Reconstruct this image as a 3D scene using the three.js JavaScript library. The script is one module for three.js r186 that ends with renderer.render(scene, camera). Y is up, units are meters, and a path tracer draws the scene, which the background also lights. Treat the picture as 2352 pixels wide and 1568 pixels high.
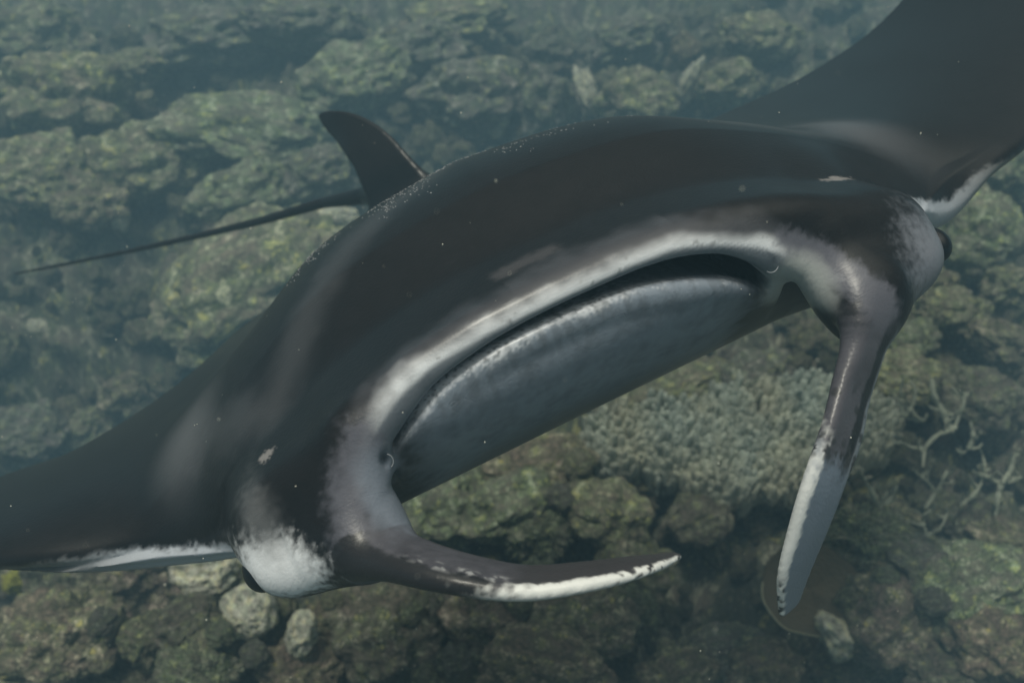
import * as THREE from 'three';
import { createNoise3D } from 'simplex-noise';
import { mergeGeometries, mergeVertices } from 'three/addons/utils/BufferGeometryUtils.js';

// ---------------------------------------------------------------- camera, light, water
const V3 = THREE.Vector3;
const scene = new THREE.Scene();
const ASPECT = 1024 / 682;
const camera = new THREE.PerspectiveCamera(43.6, ASPECT, 0.05, 200);
const PITCH = THREE.MathUtils.degToRad(35);
camera.position.set(0, 3.3, 0);
camera.rotation.set(-PITCH, 0, 0);
camera.updateMatrixWorld(true);
camera.focus = 1.25; camera.userData.fStop = 3.4;

const renderer = new THREE.WebGLRenderer({ antialias: true });
renderer.toneMapping = THREE.LinearToneMapping;
renderer.toneMappingExposure = .68;
renderer.shadowMap.enabled = true;

function mulberry(a) { return () => { a |= 0; a = a + 0x6D2B79F5 | 0; let t = Math.imul(a ^ a >>> 15, 1 | a); t = t + Math.imul(t ^ t >>> 7, 61 | t) ^ t; return ((t ^ t >>> 14) >>> 0) / 4294967296; }; }
const rnd = mulberry(7);
const noise = createNoise3D(mulberry(11));
const noiseB = createNoise3D(mulberry(23));
const clamp = (x, a = 0, b = 1) => x < a ? a : x > b ? b : x;
const mix = (a, b, t) => a + (b - a) * t;
const sstep = (a, b, x) => { const t = clamp((x - a) / (b - a)); return t * t * (3 - 2 * t); };
const fbm = (x, y, z, o = 4) => { let v = 0, a = .5; for (let i = 0; i < o; i++) { v += a * noise(x, y, z); x = x * 2.03 + 3.1; y = y * 2.03 + 1.7; z = z * 2.03 + 5.3; a *= .5; } return v; };

// daylight that has come down through the water: bright overhead, dim and green-blue towards the side
{
  const w = 64, h = 32, d = new Float32Array(w * h * 4);
  for (let j = 0; j < h; j++) for (let i = 0; i < w; i++) {
    const el = ((j + .5) / h - .5) * Math.PI, up = Math.sin(el);       // first row looks down
    const k = up > 0 ? .05 + .10 * up + 1.5 * sstep(.6, .95, up) : .05;
    const o = (j * w + i) * 4;
    d[o] = 1.0 * k; d[o + 1] = .97 * k; d[o + 2] = .82 * k; d[o + 3] = 1;
  }
  const t = new THREE.DataTexture(d, w, h, THREE.RGBAFormat, THREE.FloatType);
  t.mapping = THREE.EquirectangularReflectionMapping; t.minFilter = t.magFilter = THREE.LinearFilter; t.needsUpdate = true;
  scene.background = t; scene.environment = t;
}
const sun = new THREE.DirectionalLight(new THREE.Color(1, .96, .82), 3.6);
sun.position.set(-2.4, 12, 2.2);
sun.castShadow = true; sun.shadow.radius = 26;
sun.shadow.camera.left = sun.shadow.camera.bottom = -7; sun.shadow.camera.right = sun.shadow.camera.top = 7; sun.shadow.camera.far = 30;
sun.shadow.mapSize.set(2048, 2048);
scene.add(sun);
scene.fog = new THREE.FogExp2(new THREE.Color(.38, .725, 1.0), 0.062);

// ---------------------------------------------------------------- naming helpers
const used = {};
function numbered(n) { if (!(n in used)) { used[n] = 0; return n; } return n + '_' + String(++used[n]).padStart(3, '0'); }
function tag(o, label, category, group, kind) {
  if (label) o.userData.label = label; if (category) o.userData.category = category;
  if (group) o.userData.group = group; if (kind) o.userData.kind = kind; return o;
}
function mesh(name, geo, mat, parent = scene) { const m = new THREE.Mesh(geo, mat); m.name = parent === scene ? numbered(name) : name; m.castShadow = m.receiveShadow = true; parent.add(m); return m; }
// a pixel of the 2352 wide picture and a depth along the lens axis -> point in the world
const FPX = 341 / Math.tan(THREE.MathUtils.degToRad(43.6 / 2));
function at(px, py, depth) { return new V3((px * .43537 - 512) / FPX * depth, -(py * .43537 - 341) / FPX * depth, -depth).applyMatrix4(camera.matrixWorld); }

// ---------------------------------------------------------------- the manta
// own axes: s to its left (picture right), y up its back, z ahead; origin midway between the eyes
const manta = new THREE.Group(); manta.name = numbered('manta_ray');
{
  const X = new V3(.89828, .41739, -.13743), Y = new V3(-.31859, .83399, .45051);
  Y.addScaledVector(X, -X.dot(Y)).normalize(); X.normalize(); const Z = new V3().crossVectors(X, Y);
  manta.matrix.makeBasis(X, Y, Z).setPosition(.16347, -.09941, -1.225).premultiply(camera.matrixWorld);
  manta.matrix.decompose(manta.position, manta.quaternion, manta.scale);
  manta.scale.set(1, 1, 1);
}
tag(manta, 'large black manta ray with a white-rimmed mouth gliding over the reef', 'manta ray');
scene.add(manta);

const smin = (a, b, k) => { const h = Math.max(k - Math.abs(a - b), 0) / k; return Math.min(a, b) - h * h * k * .25; };
const smax = (a, b, k) => -smin(-a, -b, k);
function spl(xs, ys) {              // smooth curve through points
  const n = xs.length, m = [];
  for (let i = 0; i < n; i++) { const a = Math.max(0, i - 1), b = Math.min(n - 1, i + 1); m.push((ys[b] - ys[a]) / (xs[b] - xs[a])); }
  return x => {
    if (x <= xs[0]) return ys[0] + m[0] * Math.max(x - xs[0], -.6); if (x >= xs[n - 1]) return ys[n - 1] + m[n - 1] * Math.min(x - xs[n - 1], .6);
    let i = 0; while (x > xs[i + 1]) i++;
    const h = xs[i + 1] - xs[i], t = (x - xs[i]) / h, t2 = t * t, t3 = t2 * t;
    return (2 * t3 - 3 * t2 + 1) * ys[i] + (t3 - 2 * t2 + t) * h * m[i] + (-2 * t3 + 3 * t2) * ys[i + 1] + (t3 - t2) * h * m[i + 1];
  };
}
const LE = spl([0, .4, .62, .76, .95, 1.25, 1.7, 2.15, 2.4], [-.1, -.14, -.22, -.31, -.38, -.56, -.9, -1.3, -1.62]);
const LER = spl([0, .4, .62, .76, .9, 1.05, 1.25, 1.6, 2.1, 2.4], [-.1, -.13, -.19, -.26, -.295, -.34, -.44, -.7, -1.2, -1.58]);
const TE = spl([0, .25, .6, 1, 1.5, 2, 2.4], [-1.72, -1.68, -1.5, -1.38, -1.36, -1.48, -1.66]);
const THK = spl([0, .3, .5, .7, 1, 1.4, 2, 2.4], [.165, .150, .100, .072, .053, .042, .02, .006]);
const CAM = spl([-1.75, -1.4, -1, -.6, -.3, 0], [-.06, -.04, .015, .075, .085, .06]);
const DIHR = spl([0, .3, .5, .75, 1, 1.25, 1.6, 2.2], [0, -.02, -.06, -.105, -.115, -.105, -.03, .26]);
const DIHL = spl([0, .3, .5, .75, 1, 1.3, 1.7, 2.3], [0, -.038, -.096, -.126, -.082, -.035, -.02, -.01]);
const discMid = (s, z) => {
  const a = Math.abs(s);
  let y = CAM(z) * (1 - .55 * sstep(.5, 1.1, a)) + (s > 0 ? DIHR(a) : DIHL(a));
  if (s > 0) y += -(z + .62) * .02 * sstep(.6, 1.2, a);
  if (s > 0) y -= .05 * Math.exp(-(((a - .80) / .10) ** 2)) * sstep(-.6, -.32, z);
  else y += (z + .58) * .24 * sstep(.6, 1.2, a);
  return y;
};
function disc(s, y, z) {
  const a = Math.abs(s), l = s > 0 ? LER(a) : LE(a), t = TE(a), c = (l - z) / Math.max(.02, l - t);
  const mid = discMid(s, z), th = THK(a);
  if (c <= 0) return Math.hypot(y - mid, (z - l)) - .002;
  if (c >= 1) return Math.hypot(y - mid, (t - z)) - .002;
  const T = (th + (s > 0 ? .035 * Math.exp(-(((a - .79) / .10) ** 2)) * sstep(.5, 0, c) : 0)) * 2.6 * Math.sqrt(c) * Math.pow(1 - c, 1.0) + .004;
  return (Math.abs(y - mid) - T) * .75;
}
// mouth line and rim, seen from ahead
const RIM = [[-.40, .03], [-.386, .085], [-.335, .155], [-.252, .203], [-.155, .219], [-.04, .222], [.06, .222], [.135, .216], [.205, .192], [.27, .152], [.325, .10], [.362, .04], [.385, -.01]];
const RIMZ = [.012, .0, -.008, -.01, -.01, -.01, -.01, -.01, -.01, -.008, -.0, .008, .02];
const lipY = spl(RIM.map(p => p[0]), RIM.map(p => p[1]));
const SLIT = spl([-.33, -.314, -.236, -.164, -.098, 0, .098, .192, .25, .28], [.085, .108, .157, .176, .184, .184, .174, .142, .098, .06]);
const GAP = spl([-.33, -.24, -.1, .05, .16, .24, .28], [.004, .006, .009, .014, .022, .022, .012]);
const lowerLip = (() => { const P = [], R = []; for (let i = 0; i <= 14; i++) { const s = mix(-.30, .274, i / 14), e = Math.abs(i / 7 - 1); P.push([s, SLIT(s) - GAP(s) - .014, -.016 - .05 * e ** 4]); R.push(.013); } return capsuleChain(P, R); })();
function head(s, y, z) {
  const a = Math.abs(s), yc = -.05, hy = y > yc ? .286 : .10;
  const n = y > yc ? 2.15 : 3;
  const r = Math.pow(Math.pow(a / .555, n) + Math.pow(Math.abs(y - yc) / hy, n), 1 / n);
  let f = (r - 1) * (y > yc ? .27 : .12);
  // front face: nearly upright under the lip, falling back to the chin, cheeks swept back
  const zf = -.004 - .30 * Math.pow(clamp((.13 - y) / .3, 0, 1.5), 1.7) - .8 * Math.pow(clamp(a - .39, 0, 1), 1.5);
  f = smax(f, (z - zf) * .92, .05);
  f = smax(f, -z - .75, .4);
  return f;
}
function capsuleChain(P, R) {        // rounded tapering tube through points
  return (s, y, z) => {
    let best = 1e9;
    for (let i = 0; i + 1 < P.length; i++) {
      const a = P[i], b = P[i + 1], dx = b[0] - a[0], dy = b[1] - a[1], dz = b[2] - a[2];
      const t = clamp(((s - a[0]) * dx + (y - a[1]) * dy + (z - a[2]) * dz) / (dx * dx + dy * dy + dz * dz));
      const d = Math.hypot(s - a[0] - dx * t, y - a[1] - dy * t, z - a[2] - dz * t) - mix(R[i], R[i + 1], t);
      if (d < best) best = d;
    }
    return best;
  };
}
const rimTube = capsuleChain(RIM.map((p, i) => [p[0], p[1] - .016, RIMZ[i] - .012]), RIM.map((p, i) => i < 2 || i > 10 ? .028 : .022));
// paddle through points; w = direction of its width, hw / ht half width and half thickness
function paddle(pts, count) {
  const g = pts[0].length, tr = [];
  for (let k = 0; k < g; k++) tr.push(spl(pts.map((_, i) => i), pts.map(p => p[k])));
  const N = [];
  for (let i = 0; i <= count; i++) {
    const u = i / count * (pts.length - 1), q = tr.map(f => f(u)), q2 = tr.map(f => f(u + .01)), q1 = tr.map(f => f(u - .01));
    const ax = new V3(q2[0] - q1[0], q2[1] - q1[1], q2[2] - q1[2]).normalize();
    const w = new V3(q[3], q[4], q[5]); w.addScaledVector(ax, -w.dot(ax)).normalize();
    N.push({ p: new V3(q[0], q[1], q[2]), ax, w, n: new V3().crossVectors(ax, w), hw: q[6], ht: q[7], u: i / count });
  }
  const box = new THREE.Box3().setFromPoints(N.map(n => n.p)).expandByScalar(.1);
  const out = { t: 0, w: 0, n: 0, d: 0 };
  const f = (s, y, z) => {
    const bx = Math.max(box.min.x - s, s - box.max.x, box.min.y - y, y - box.max.y, box.min.z - z, z - box.max.z);
    if (bx > 0) { out.d = bx + .04; return out.d; }
    let best = 1e9;
    for (let i = 0; i < N.length - 1; i++) {
      const A = N[i], B = N[i + 1];
      const dx = B.p.x - A.p.x, dy = B.p.y - A.p.y, dz = B.p.z - A.p.z;
      const t = clamp(((s - A.p.x) * dx + (y - A.p.y) * dy + (z - A.p.z) * dz) / (dx * dx + dy * dy + dz * dz));
      const ex = s - A.p.x - dx * t, ey = y - A.p.y - dy * t, ez = z - A.p.z - dz * t;
      const wx = mix(A.w.x, B.w.x, t), wy = mix(A.w.y, B.w.y, t), wz = mix(A.w.z, B.w.z, t);
      const cw = ex * wx + ey * wy + ez * wz;
      const nx = mix(A.n.x, B.n.x, t), ny = mix(A.n.y, B.n.y, t), nz = mix(A.n.z, B.n.z, t);
      const cn = ex * nx + ey * ny + ez * nz;
      const al = Math.sqrt(Math.max(0, ex * ex + ey * ey + ez * ez - cw * cw - cn * cn));
      const hw = mix(A.hw, B.hw, t), ht = mix(A.ht, B.ht, t);
      const flat = Math.max(Math.abs(cw) - (hw - ht), 0);
      const th = ht * (cw < 0 ? 1 : mix(1, .6, clamp(cw / hw)));      // front edge thicker
      const d = Math.hypot(flat, cn, al) - th;
      if (d < best) { best = d; out.t = mix(A.u, B.u, t); out.w = cw / hw; out.n = cn / ht; }
    }
    out.d = best; return best;
  };
  f.out = out; f.box = box; return f;
}
// rows: s, y, z, width direction, half width, half thickness
const finL = paddle([
  [-.415, .03, -.04, .6, -.45, -.6, .060, .036], [-.388, .005, .045, .6, -.48, -.6, .056, .028], [-.352, .010, .105, .55, -.48, -.68, .052, .020],
  [-.306, .006, .16, .45, -.45, -.78, .050, .015], [-.241, -.018, .2, .28, -.34, -.89, .042, .011], [-.168, -.037, .22, .05, -.27, -.95, .036, .009],
  [-.105, -.06, .22, -.2, -.2, -.95, .028, .007], [-.052, -.094, .2, -.4, -.1, -.9, .012, .005]], 36);
const finR = paddle([
  [.415, .03, -.04, .62, -.74, -.14, .060, .036], [.376, -.0, .045, .62, -.76, -.12, .056, .028], [.342, -.035, .075, .61, -.78, -.12, .045, .020],
  [.298, -.07, .1, .6, -.8, -.13, .044, .014], [.252, -.107, .13, .62, -.77, -.15, .047, .012], [.203, -.147, .15, .72, -.66, -.18, .046, .011],
  [.168, -.207, .15, .84, -.48, -.21, .044, .010], [.135, -.285, .14, .94, -.22, -.24, .040, .008], [.117, -.375, .12, .95, -.13, -.27, .024, .006]], 40);
const dorsal = paddle([
  [-.02, -.06, -1.52, .75, -.15, .62, .15, .03], [-.045, .06, -1.56, .75, -.1, .62, .105, .020], [-.06, .14, -1.625, .72, -.05, .66, .082, .014],
  [-.09, .20, -1.72, .7, .1, .7, .062, .011], [-.13, .238, -1.81, .6, .3, .7, .036, .008], [-.15, .255, -1.86, .6, .4, .7, .012, .006]], 20);
const tail = capsuleChain([[-.06, -.02, -1.6], [-.115, -.03, -1.82], [-.25, -.045, -2.02], [-.485, -.06, -2.2], [-.74, -.055, -2.36], [-1.0, -.04, -2.5], [-1.25, -.02, -2.63], [-1.49, .003, -2.75]], [.045, .03, .02, .016, .013, .011, .009, .007]);
const cheek = sg => capsuleChain([[sg * .485, -.0, -.26], [sg * .495, .0, -.09], [sg * .41, .012, .02]], [.08, .078, .048]);
const cheekL = cheek(-1), cheekR = cheek(1);
function eyeBulge(s, y, z, sg) {
  const dx = s * sg - .505, dy = y + .0, dz = z + .035;
  return smin((Math.hypot(dx / 1.1, dy / .95, dz / 1.0) - .052) * .9, (sg < 0 ? cheekL : cheekR)(s, y, z), .05);
}
const NOSTRIL = [[-.334, .1, .006], [.27, .116, .012]];
function body(s, y, z) {
  let f = disc(s, y, z);
  if (z > -1) {
    const h = head(s, y, z);
    f = smin(f, h, z < -.35 ? .16 : mix(.045, .16, clamp((-.1 - z) / .25)));
    if (z > -.3 && z < .05 && y < .16 && Math.abs(s) < .5) {       // the lower jaw is narrower than the head
      const e = sstep(.25, .33, Math.abs(s + .012)) * sstep(.13, .05, y) * sstep(.46, .38, Math.abs(s));
      f = smax(f, (z + .06 + .5 * clamp(.06 - y)) * .9 - (1 - e) * .3, .03);
    }
    if (z > -.45 && z < .25) {
      if (y > -.12 && y < .3 && Math.abs(s) < .5) f = smin(f, rimTube(s, y, z), mix(.022, .07, sstep(.3, .4, Math.abs(s))));
      if (Math.abs(s) > .3) f = smin(f, eyeBulge(s, y, z, s < 0 ? -1 : 1), .10);
      if (Math.abs(s) < .34 && y > 0 && y < .26) {
        // mouth slit
        const ms = SLIT(s), g = GAP(s);
        const c = Math.max(Math.abs(y - ms) - g, Math.abs(s + .022) - .298, -.2 - z) ;
        f = smax(f, -c, .012);
        f = smin(f, lowerLip(s, y, z), .02);
      }
    }
    if (z > -.1 && z < .06 && y > .05 && y < .17) for (const n of NOSTRIL) { const d = Math.hypot((s - n[0]) * 1.7, y - n[1], (z - n[2]) * 1.3); f = smax(f, .013 - d, .006); }
    if (z > -.2) { f = smin(f, finL(s, y, z), .03); f = smin(f, finR(s, y, z), .03); }
  }
  if (z < -1.2) {
    f = smin(f, dorsal(s, y, z), .05);
    f = smin(f, tail(s, y, z), .04);
  }
  return f;
}
// sparse surface nets on a grid that is fine at the head and coarse at the wing tips
function surfaceNets(f, h) {
  const warpS = a => { const m = Math.abs(a), r = m < .62 ? m : m + 2.4 * (m - .62) ** 2; return a < 0 ? -r : r; };
  const warpZ = a => a > -.35 ? a : a - .75 * (a + .35) ** 2;
  const ND = Math.ceil, S = 4;
  const a0 = -1.36, a1 = 1.36, y0 = -.5, y1 = .75, z0 = -1.75, z1 = .34;
  const nb = [ND((a1 - a0) / h / S), ND((y1 - y0) / h / S), ND((z1 - z0) / h / S)];
  const xs = i => warpS(a0 + i * h), ys = j => y0 + j * h, zs = k => warpZ(z0 + k * h);
  const [bx, by, bz] = nb, C = new Float32Array((bx + 1) * (by + 1) * (bz + 1)), ci = (i, j, k) => (i * (by + 1) + j) * (bz + 1) + k;
  for (let i = 0; i <= bx; i++) { const X = xs(i * S); for (let j = 0; j <= by; j++) { const Y = ys(j * S); for (let k = 0; k <= bz; k++) C[ci(i, j, k)] = f(X, Y, zs(k * S)); } }
  const keep = new Map();
  for (let i = 0; i < bx; i++) for (let j = 0; j < by; j++) for (let k = 0; k < bz; k++) {
    let lo = 1e9, hi = -1e9;
    for (let q = 0; q < 8; q++) { const v = C[ci(i + (q & 1), j + (q >> 1 & 1), k + (q >> 2))]; if (v < lo) lo = v; if (v > hi) hi = v; }
    const w = Math.max(xs(i * S + S) - xs(i * S), zs(k * S + S) - zs(k * S)) * 1.0;
    if (lo < w && hi > -w) keep.set(ci(i, j, k), [i, j, k]);
  }
  const P = S + 1, pos = [], idx = [], vid = new Map();
  const vals = new Map();
  for (const [key, [bi, bj, bk]] of keep) {
    const v = new Float32Array(P * P * P);
    for (let i = 0; i < P; i++) { const X = xs(bi * S + i); for (let j = 0; j < P; j++) { const Y = ys(bj * S + j); for (let k = 0; k < P; k++) v[(i * P + j) * P + k] = f(X, Y, zs(bk * S + k)); } }
    let lo = 1e9, hi = -1e9; for (const q of v) { if (q < lo) lo = q; if (q > hi) hi = q; }
    if (lo < 0 && hi >= 0) vals.set(key, v);
  }
  const E = [[0, 1], [2, 3], [4, 5], [6, 7], [0, 2], [1, 3], [4, 6], [5, 7], [0, 4], [1, 5], [2, 6], [3, 7]];
  const g = new Float32Array(8);
  for (const [key, v] of vals) {
    const [bi, bj, bk] = keep.get(key), ids = new Int32Array(S * S * S).fill(-1);
    for (let i = 0; i < S; i++) for (let j = 0; j < S; j++) for (let k = 0; k < S; k++) {
      let m = 0;
      for (let q = 0; q < 8; q++) { g[q] = v[((i + (q & 1)) * P + j + (q >> 1 & 1)) * P + k + (q >> 2)]; if (g[q] < 0) m++; }
      if (m === 0 || m === 8) continue;
      let X = 0, Y = 0, Z = 0, c = 0;
      for (const [a, b] of E) if ((g[a] < 0) !== (g[b] < 0)) {
        const t = g[a] / (g[a] - g[b]);
        X += (a & 1) + ((b & 1) - (a & 1)) * t; Y += (a >> 1 & 1) + ((b >> 1 & 1) - (a >> 1 & 1)) * t; Z += (a >> 2) + ((b >> 2) - (a >> 2)) * t; c++;
      }
      const I = bi * S + i, J = bj * S + j, K = bk * S + k;
      ids[(i * S + j) * S + k] = pos.length / 3;
      pos.push(mix(xs(I), xs(I + 1), X / c), mix(ys(J), ys(J + 1), Y / c), mix(zs(K), zs(K + 1), Z / c));
    }
    vid.set(key, ids);
  }
  const id = (I, J, K) => { const m = vid.get(ci(I >> 2, J >> 2, K >> 2)); return m ? m[((I & 3) * S + (J & 3)) * S + (K & 3)] : -1; };
  for (const [key, v] of vals) {
    const [bi, bj, bk] = keep.get(key);
    for (let i = 0; i < S; i++) for (let j = 0; j < S; j++) for (let k = 0; k < S; k++) {
      const v0 = v[(i * P + j) * P + k] < 0, I = bi * S + i, J = bj * S + j, K = bk * S + k;
      const quad = (o, a, b, c, d) => { if (a < 0 || b < 0 || c < 0 || d < 0) return; if (o) idx.push(a, b, c, a, c, d); else idx.push(a, c, b, a, d, c); };
      if (v0 !== v[((i + 1) * P + j) * P + k] < 0) quad(v0, id(I, J - 1, K - 1), id(I, J, K - 1), id(I, J, K), id(I, J - 1, K));
      if (v0 !== v[(i * P + j + 1) * P + k] < 0) quad(v0, id(I - 1, J, K - 1), id(I - 1, J, K), id(I, J, K), id(I, J, K - 1));
      if (v0 !== v[(i * P + j) * P + k + 1] < 0) quad(v0, id(I - 1, J - 1, K), id(I, J - 1, K), id(I, J, K), id(I - 1, J, K));
    }
  }
  for (let pass = 0; pass < 2; pass++) {                      // even out the net
    const acc = new Float64Array(pos.length), n = new Uint16Array(pos.length / 3);
    for (let i = 0; i < idx.length; i += 3) for (let a = 0; a < 3; a++) { const p = idx[i + a], q = idx[i + (a + 1) % 3]; for (let c = 0; c < 3; c++) { acc[p * 3 + c] += pos[q * 3 + c]; acc[q * 3 + c] += pos[p * 3 + c]; } n[p]++; n[q]++; }
    for (let i = 0; i < n.length; i++) for (let c = 0; c < 3; c++) pos[i * 3 + c] = mix(pos[i * 3 + c], acc[i * 3 + c] / n[i], .5);
  }
  const geo = new THREE.BufferGeometry();
  geo.setAttribute('position', new THREE.BufferAttribute(new Float32Array(pos), 3));
  geo.setIndex(idx); geo.computeVertexNormals();
  return geo;
}
const T0 = Date.now();
const bodyGeo = surfaceNets(body, .0045);
console.log('manta', bodyGeo.index.count / 3, 'triangles', Date.now() - T0, 'ms');
function skinBump() {
  const N = 512, n = createNoise3D(mulberry(5)), d = new Uint8Array(N * N * 4);
  for (let j = 0; j < N; j++) for (let i = 0; i < N; i++) { const x = i / N, y = j / N, v = clamp(.5 + .2 * n(x * 50, y * 50, 0) + .16 * n(x * 110, y * 110, 4) + .1 * n(x * 17, y * 24, 8) - .5 * sstep(.93, .97, 1 - Math.abs(n(x * 4, y * 9, 2)) * 6)); const o = (j * N + i) * 4; d[o] = d[o + 1] = d[o + 2] = 255 * v; d[o + 3] = 255; }
  const t = new THREE.DataTexture(d, N, N); t.wrapS = t.wrapT = THREE.MirroredRepeatWrapping; t.magFilter = THREE.LinearFilter; t.minFilter = THREE.LinearMipmapLinearFilter; t.generateMipmaps = true; t.needsUpdate = true; return t;
}
{
  const p = bodyGeo.attributes.position, uv = new Float32Array(p.count * 2);
  for (let i = 0; i < p.count; i++) { uv[i * 2] = p.getX(i) * 2.6; uv[i * 2 + 1] = (p.getZ(i) - p.getY(i) * .8) * 2.6; }
  bodyGeo.setAttribute('uv', new THREE.BufferAttribute(uv, 2));
}
const skin = new THREE.MeshPhysicalMaterial({ vertexColors: true, roughness: .4, specularIntensity: .45, clearcoat: .32, clearcoatRoughness: .26, bumpMap: skinBump(), bumpScale: .0005 });
{
  // pigment, plus lip, jaw and fin shading painted in: charcoal back, white rim, belly and cheeks, pale shoulder marks
  const p = bodyGeo.attributes.position, col = new Float32Array(p.count * 3);
  const seg = (P) => (s, z) => { let b = 1e9; for (let i = 0; i + 1 < P.length; i++) { const ax = P[i][0], az = P[i][1], dx = P[i + 1][0] - ax, dz = P[i + 1][1] - az, t = clamp(((s - ax) * dx + (z - az) * dz) / (dx * dx + dz * dz)); b = Math.min(b, Math.hypot(s - ax - dx * t, z - az - dz * t)); } return b; };
  const chevron = seg([[-.62, -.36], [-.467, -.212], [-.389, -.3], [-.273, -.414], [-.097, -.555], [.0, -.64]]);
  const chevron2 = seg([[.12, -.66], [.276, -.64], [.371, -.543], [.5, -.452], [.6, -.43], [.74, -.5]]);
  const bandL = capsuleChain([[-.352, .142, .0], [-.40, .07, .008], [-.412, .02, .02], [-.395, .0, .06]], [0, .004, .006, .01]), bandR = capsuleChain([[.305, .135, .0], [.335, .10, .006], [.366, .055, .02], [.376, .01, .05]], [0, .002, .004, .01]);
  const smudge = seg([[-.079, -.095], [-.011, -.094]]);
  const dark = [.0095, .0088, .0100], white = [.85, .88, .94], grey = [.30, .295, .31], chin = [.27, .315, .385];
  const c = [0, 0, 0];
  const lay = (q, k) => { if (k <= 0) return; k = Math.min(1, k); c[0] = mix(c[0], q[0], k); c[1] = mix(c[1], q[1], k); c[2] = mix(c[2], q[2], k); };
  for (let i = 0; i < p.count; i++) {
    const s = p.getX(i), y = p.getY(i), z = p.getZ(i), a = Math.abs(s);
    const n1 = fbm(s * 14, y * 14, z * 14, 3), n2 = noise(s * 60, y * 60, z * 60), n3 = noiseB(s * 170, y * 170, z * 170), n4 = noiseB(s * 30, y * 30, z * 30);
    const m0 = 1 + .25 * n1 + .12 * n2;
    c[0] = dark[0] * m0; c[1] = dark[1] * m0; c[2] = dark[2] * m0;
    // belly side
    const mid = discMid(s, z);
    if (z < -.16 || a > .58) lay([mix(.46, .12, sstep(.72, 1, a)), mix(.50, .12, sstep(.72, 1, a)), mix(.57, .115, sstep(.72, 1, a))], sstep(-.002, -.014, y - mid - (s > 0 ? .034 : .018) * sstep(1.05, .85, a) * sstep(-.75, -.45, z) + .012 * Math.abs(n1) + .006 * Math.abs(n2)) * sstep(-.1, -.2, z));
    // shoulder marks and chevrons on the back
    if (y > mid && z < -.12) {
      const q = Math.min(s < .06 ? chevron(s, z) : 9, s > .0 ? chevron2(s, z) : 9);
      lay([.055, .056, .062], .8 * sstep(.075, .0, q + .02 * n1) * (1 - .3 * sstep(.3, .0, a)));
      const e = Math.hypot((s + .645) / .75, (z + .43) / 1.25), e2 = Math.hypot((s - .80) / .8, (z + .55) / 1.7);
      lay([.105, .108, .12], sstep(.15, .0, e + .01 * n1)); lay([.095, .098, .11], sstep(.17, .0, e2 + .01 * n1));
    }
    if (smudge(s, z) < .05 && y > .17) lay([.07, .065, .07], .8 * sstep(.028, .006, smudge(s, z) + .006 * n2));
    if (z > -.35 && a < .75) {
      // chin and throat
      const jawS = Math.abs(s + .032);
      if (z < .03 && y < SLIT(clamp(s, -.33, .28)) + .004 && a < .42) {
        const edge = sstep(.225, .30, jawS + .03 * n1 + .012 * n2);  // dark mottled jaw ends, with the recess shadow painted in
        const sp = sstep(.022, .004, .012 * n1 + .006 * n3 + SLIT(clamp(s, -.33, .28)) - y);
        const streak = sstep(.12, .5, noise(s * 45, y * 14, 3) + .35 * n3) * sstep(.11, .02, SLIT(clamp(s, -.33, .28)) - y);
        lay([.035, .037, .042], 1); lay(chin, (1 - edge) * clamp(.88 + .35 * n1 + .12 * n2)); lay(white, sp * (1 - edge) * .75);
        lay([.10, .11, .12], .35 * streak * (1 - edge)); lay([.07, .075, .08], (1 - edge) * sp * sstep(.25, .5, n3) * .8);
        lay([.16, .155, .15], .8 * sstep(.16, .25, SLIT(clamp(s, -.33, .28)) - y + .03 * n1));
      }
      // rim of the mouth
      const lip = lipY(clamp(s, -.4, .385)), back = Math.hypot(Math.max(y - lip + .012, 0) * .9, Math.min(z + .018, 0));
      if (y > SLIT(clamp(s, -.33, .28)) + .004 && z > -.16 && a < .44) {
        const wide = .018 + .010 * sstep(.22, .3, a);
        let k = sstep(wide, wide - .021, back + .006 * n1);
        lay([.08, .082, .096], .8 * sstep(.058, .01, back + .02 * n1 - (Math.abs(s - .03) < .12 ? .012 : 0)));
        lay(white, k * (s > 0 ? 1 - .5 * sstep(.25, .38, s + .03 * n1) : 1 - .75 * sstep(.25, .37, a + .04 * n1)));
        lay(grey, .5 * k * sstep(-.3, .5, n4 * .6 + n2 * .35 + n3 * .2) * sstep(.22, .33, a + .08 * n1));
        lay([.16, .16, .165], .6 * k * sstep(.55, .8, n2 * .6 + n4 * .5 + .2 * n3)); 
        lay([.15, .17, .205], .92 * sstep(lip - .011, lip - .02, y + .003 * n1) * sstep(-.03, -.012, z)); if (z < -.05 && y < lip - .02) lay([.03, .032, .036], sstep(-.045, -.08, z));   // under-lip strip has its shade painted in; then the dark roof of the mouth
      }
      const B = s < 0 ? bandL : bandR, bd = B(s, y, z * .5);
      lay([.135, .137, .170], .85 * sstep(s < 0 ? .042 : .032, .012, bd + .012 * n1 + .006 * n2 + .003 * n3));
      // pale inner side of the cheek by each mouth corner
      const inner = s > 0 ? Math.hypot((s - .300) / .042, (y - .062) / .06, (z - .0) / .08) : Math.hypot((s + .355) / .04, (y - .045) / .085, (z + .0) / .08);
      if (inner < 1.6) lay(s > 0 ? [.42, .44, .44] : [.22, .25, .31], sstep(1.25, .6, inner + .2 * n1 + .05 * n2) * (s > 0 ? 1 : sstep(-.395, -.375, s + .01 * n1)));
      for (const n of NOSTRIL) { const d = Math.hypot((s - n[0]) * 1.5, y - n[1], z - n[2]); lay([.02, .022, .026], sstep(.012, .007, d)); }
      // spiracle flaps
      const sp = s > 0 ? Math.hypot((s - .492) / .03, (z + .15) / .012 + (s - .492) * 14) : Math.hypot((s + .488) / .016, (z + .112) / .016);
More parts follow.
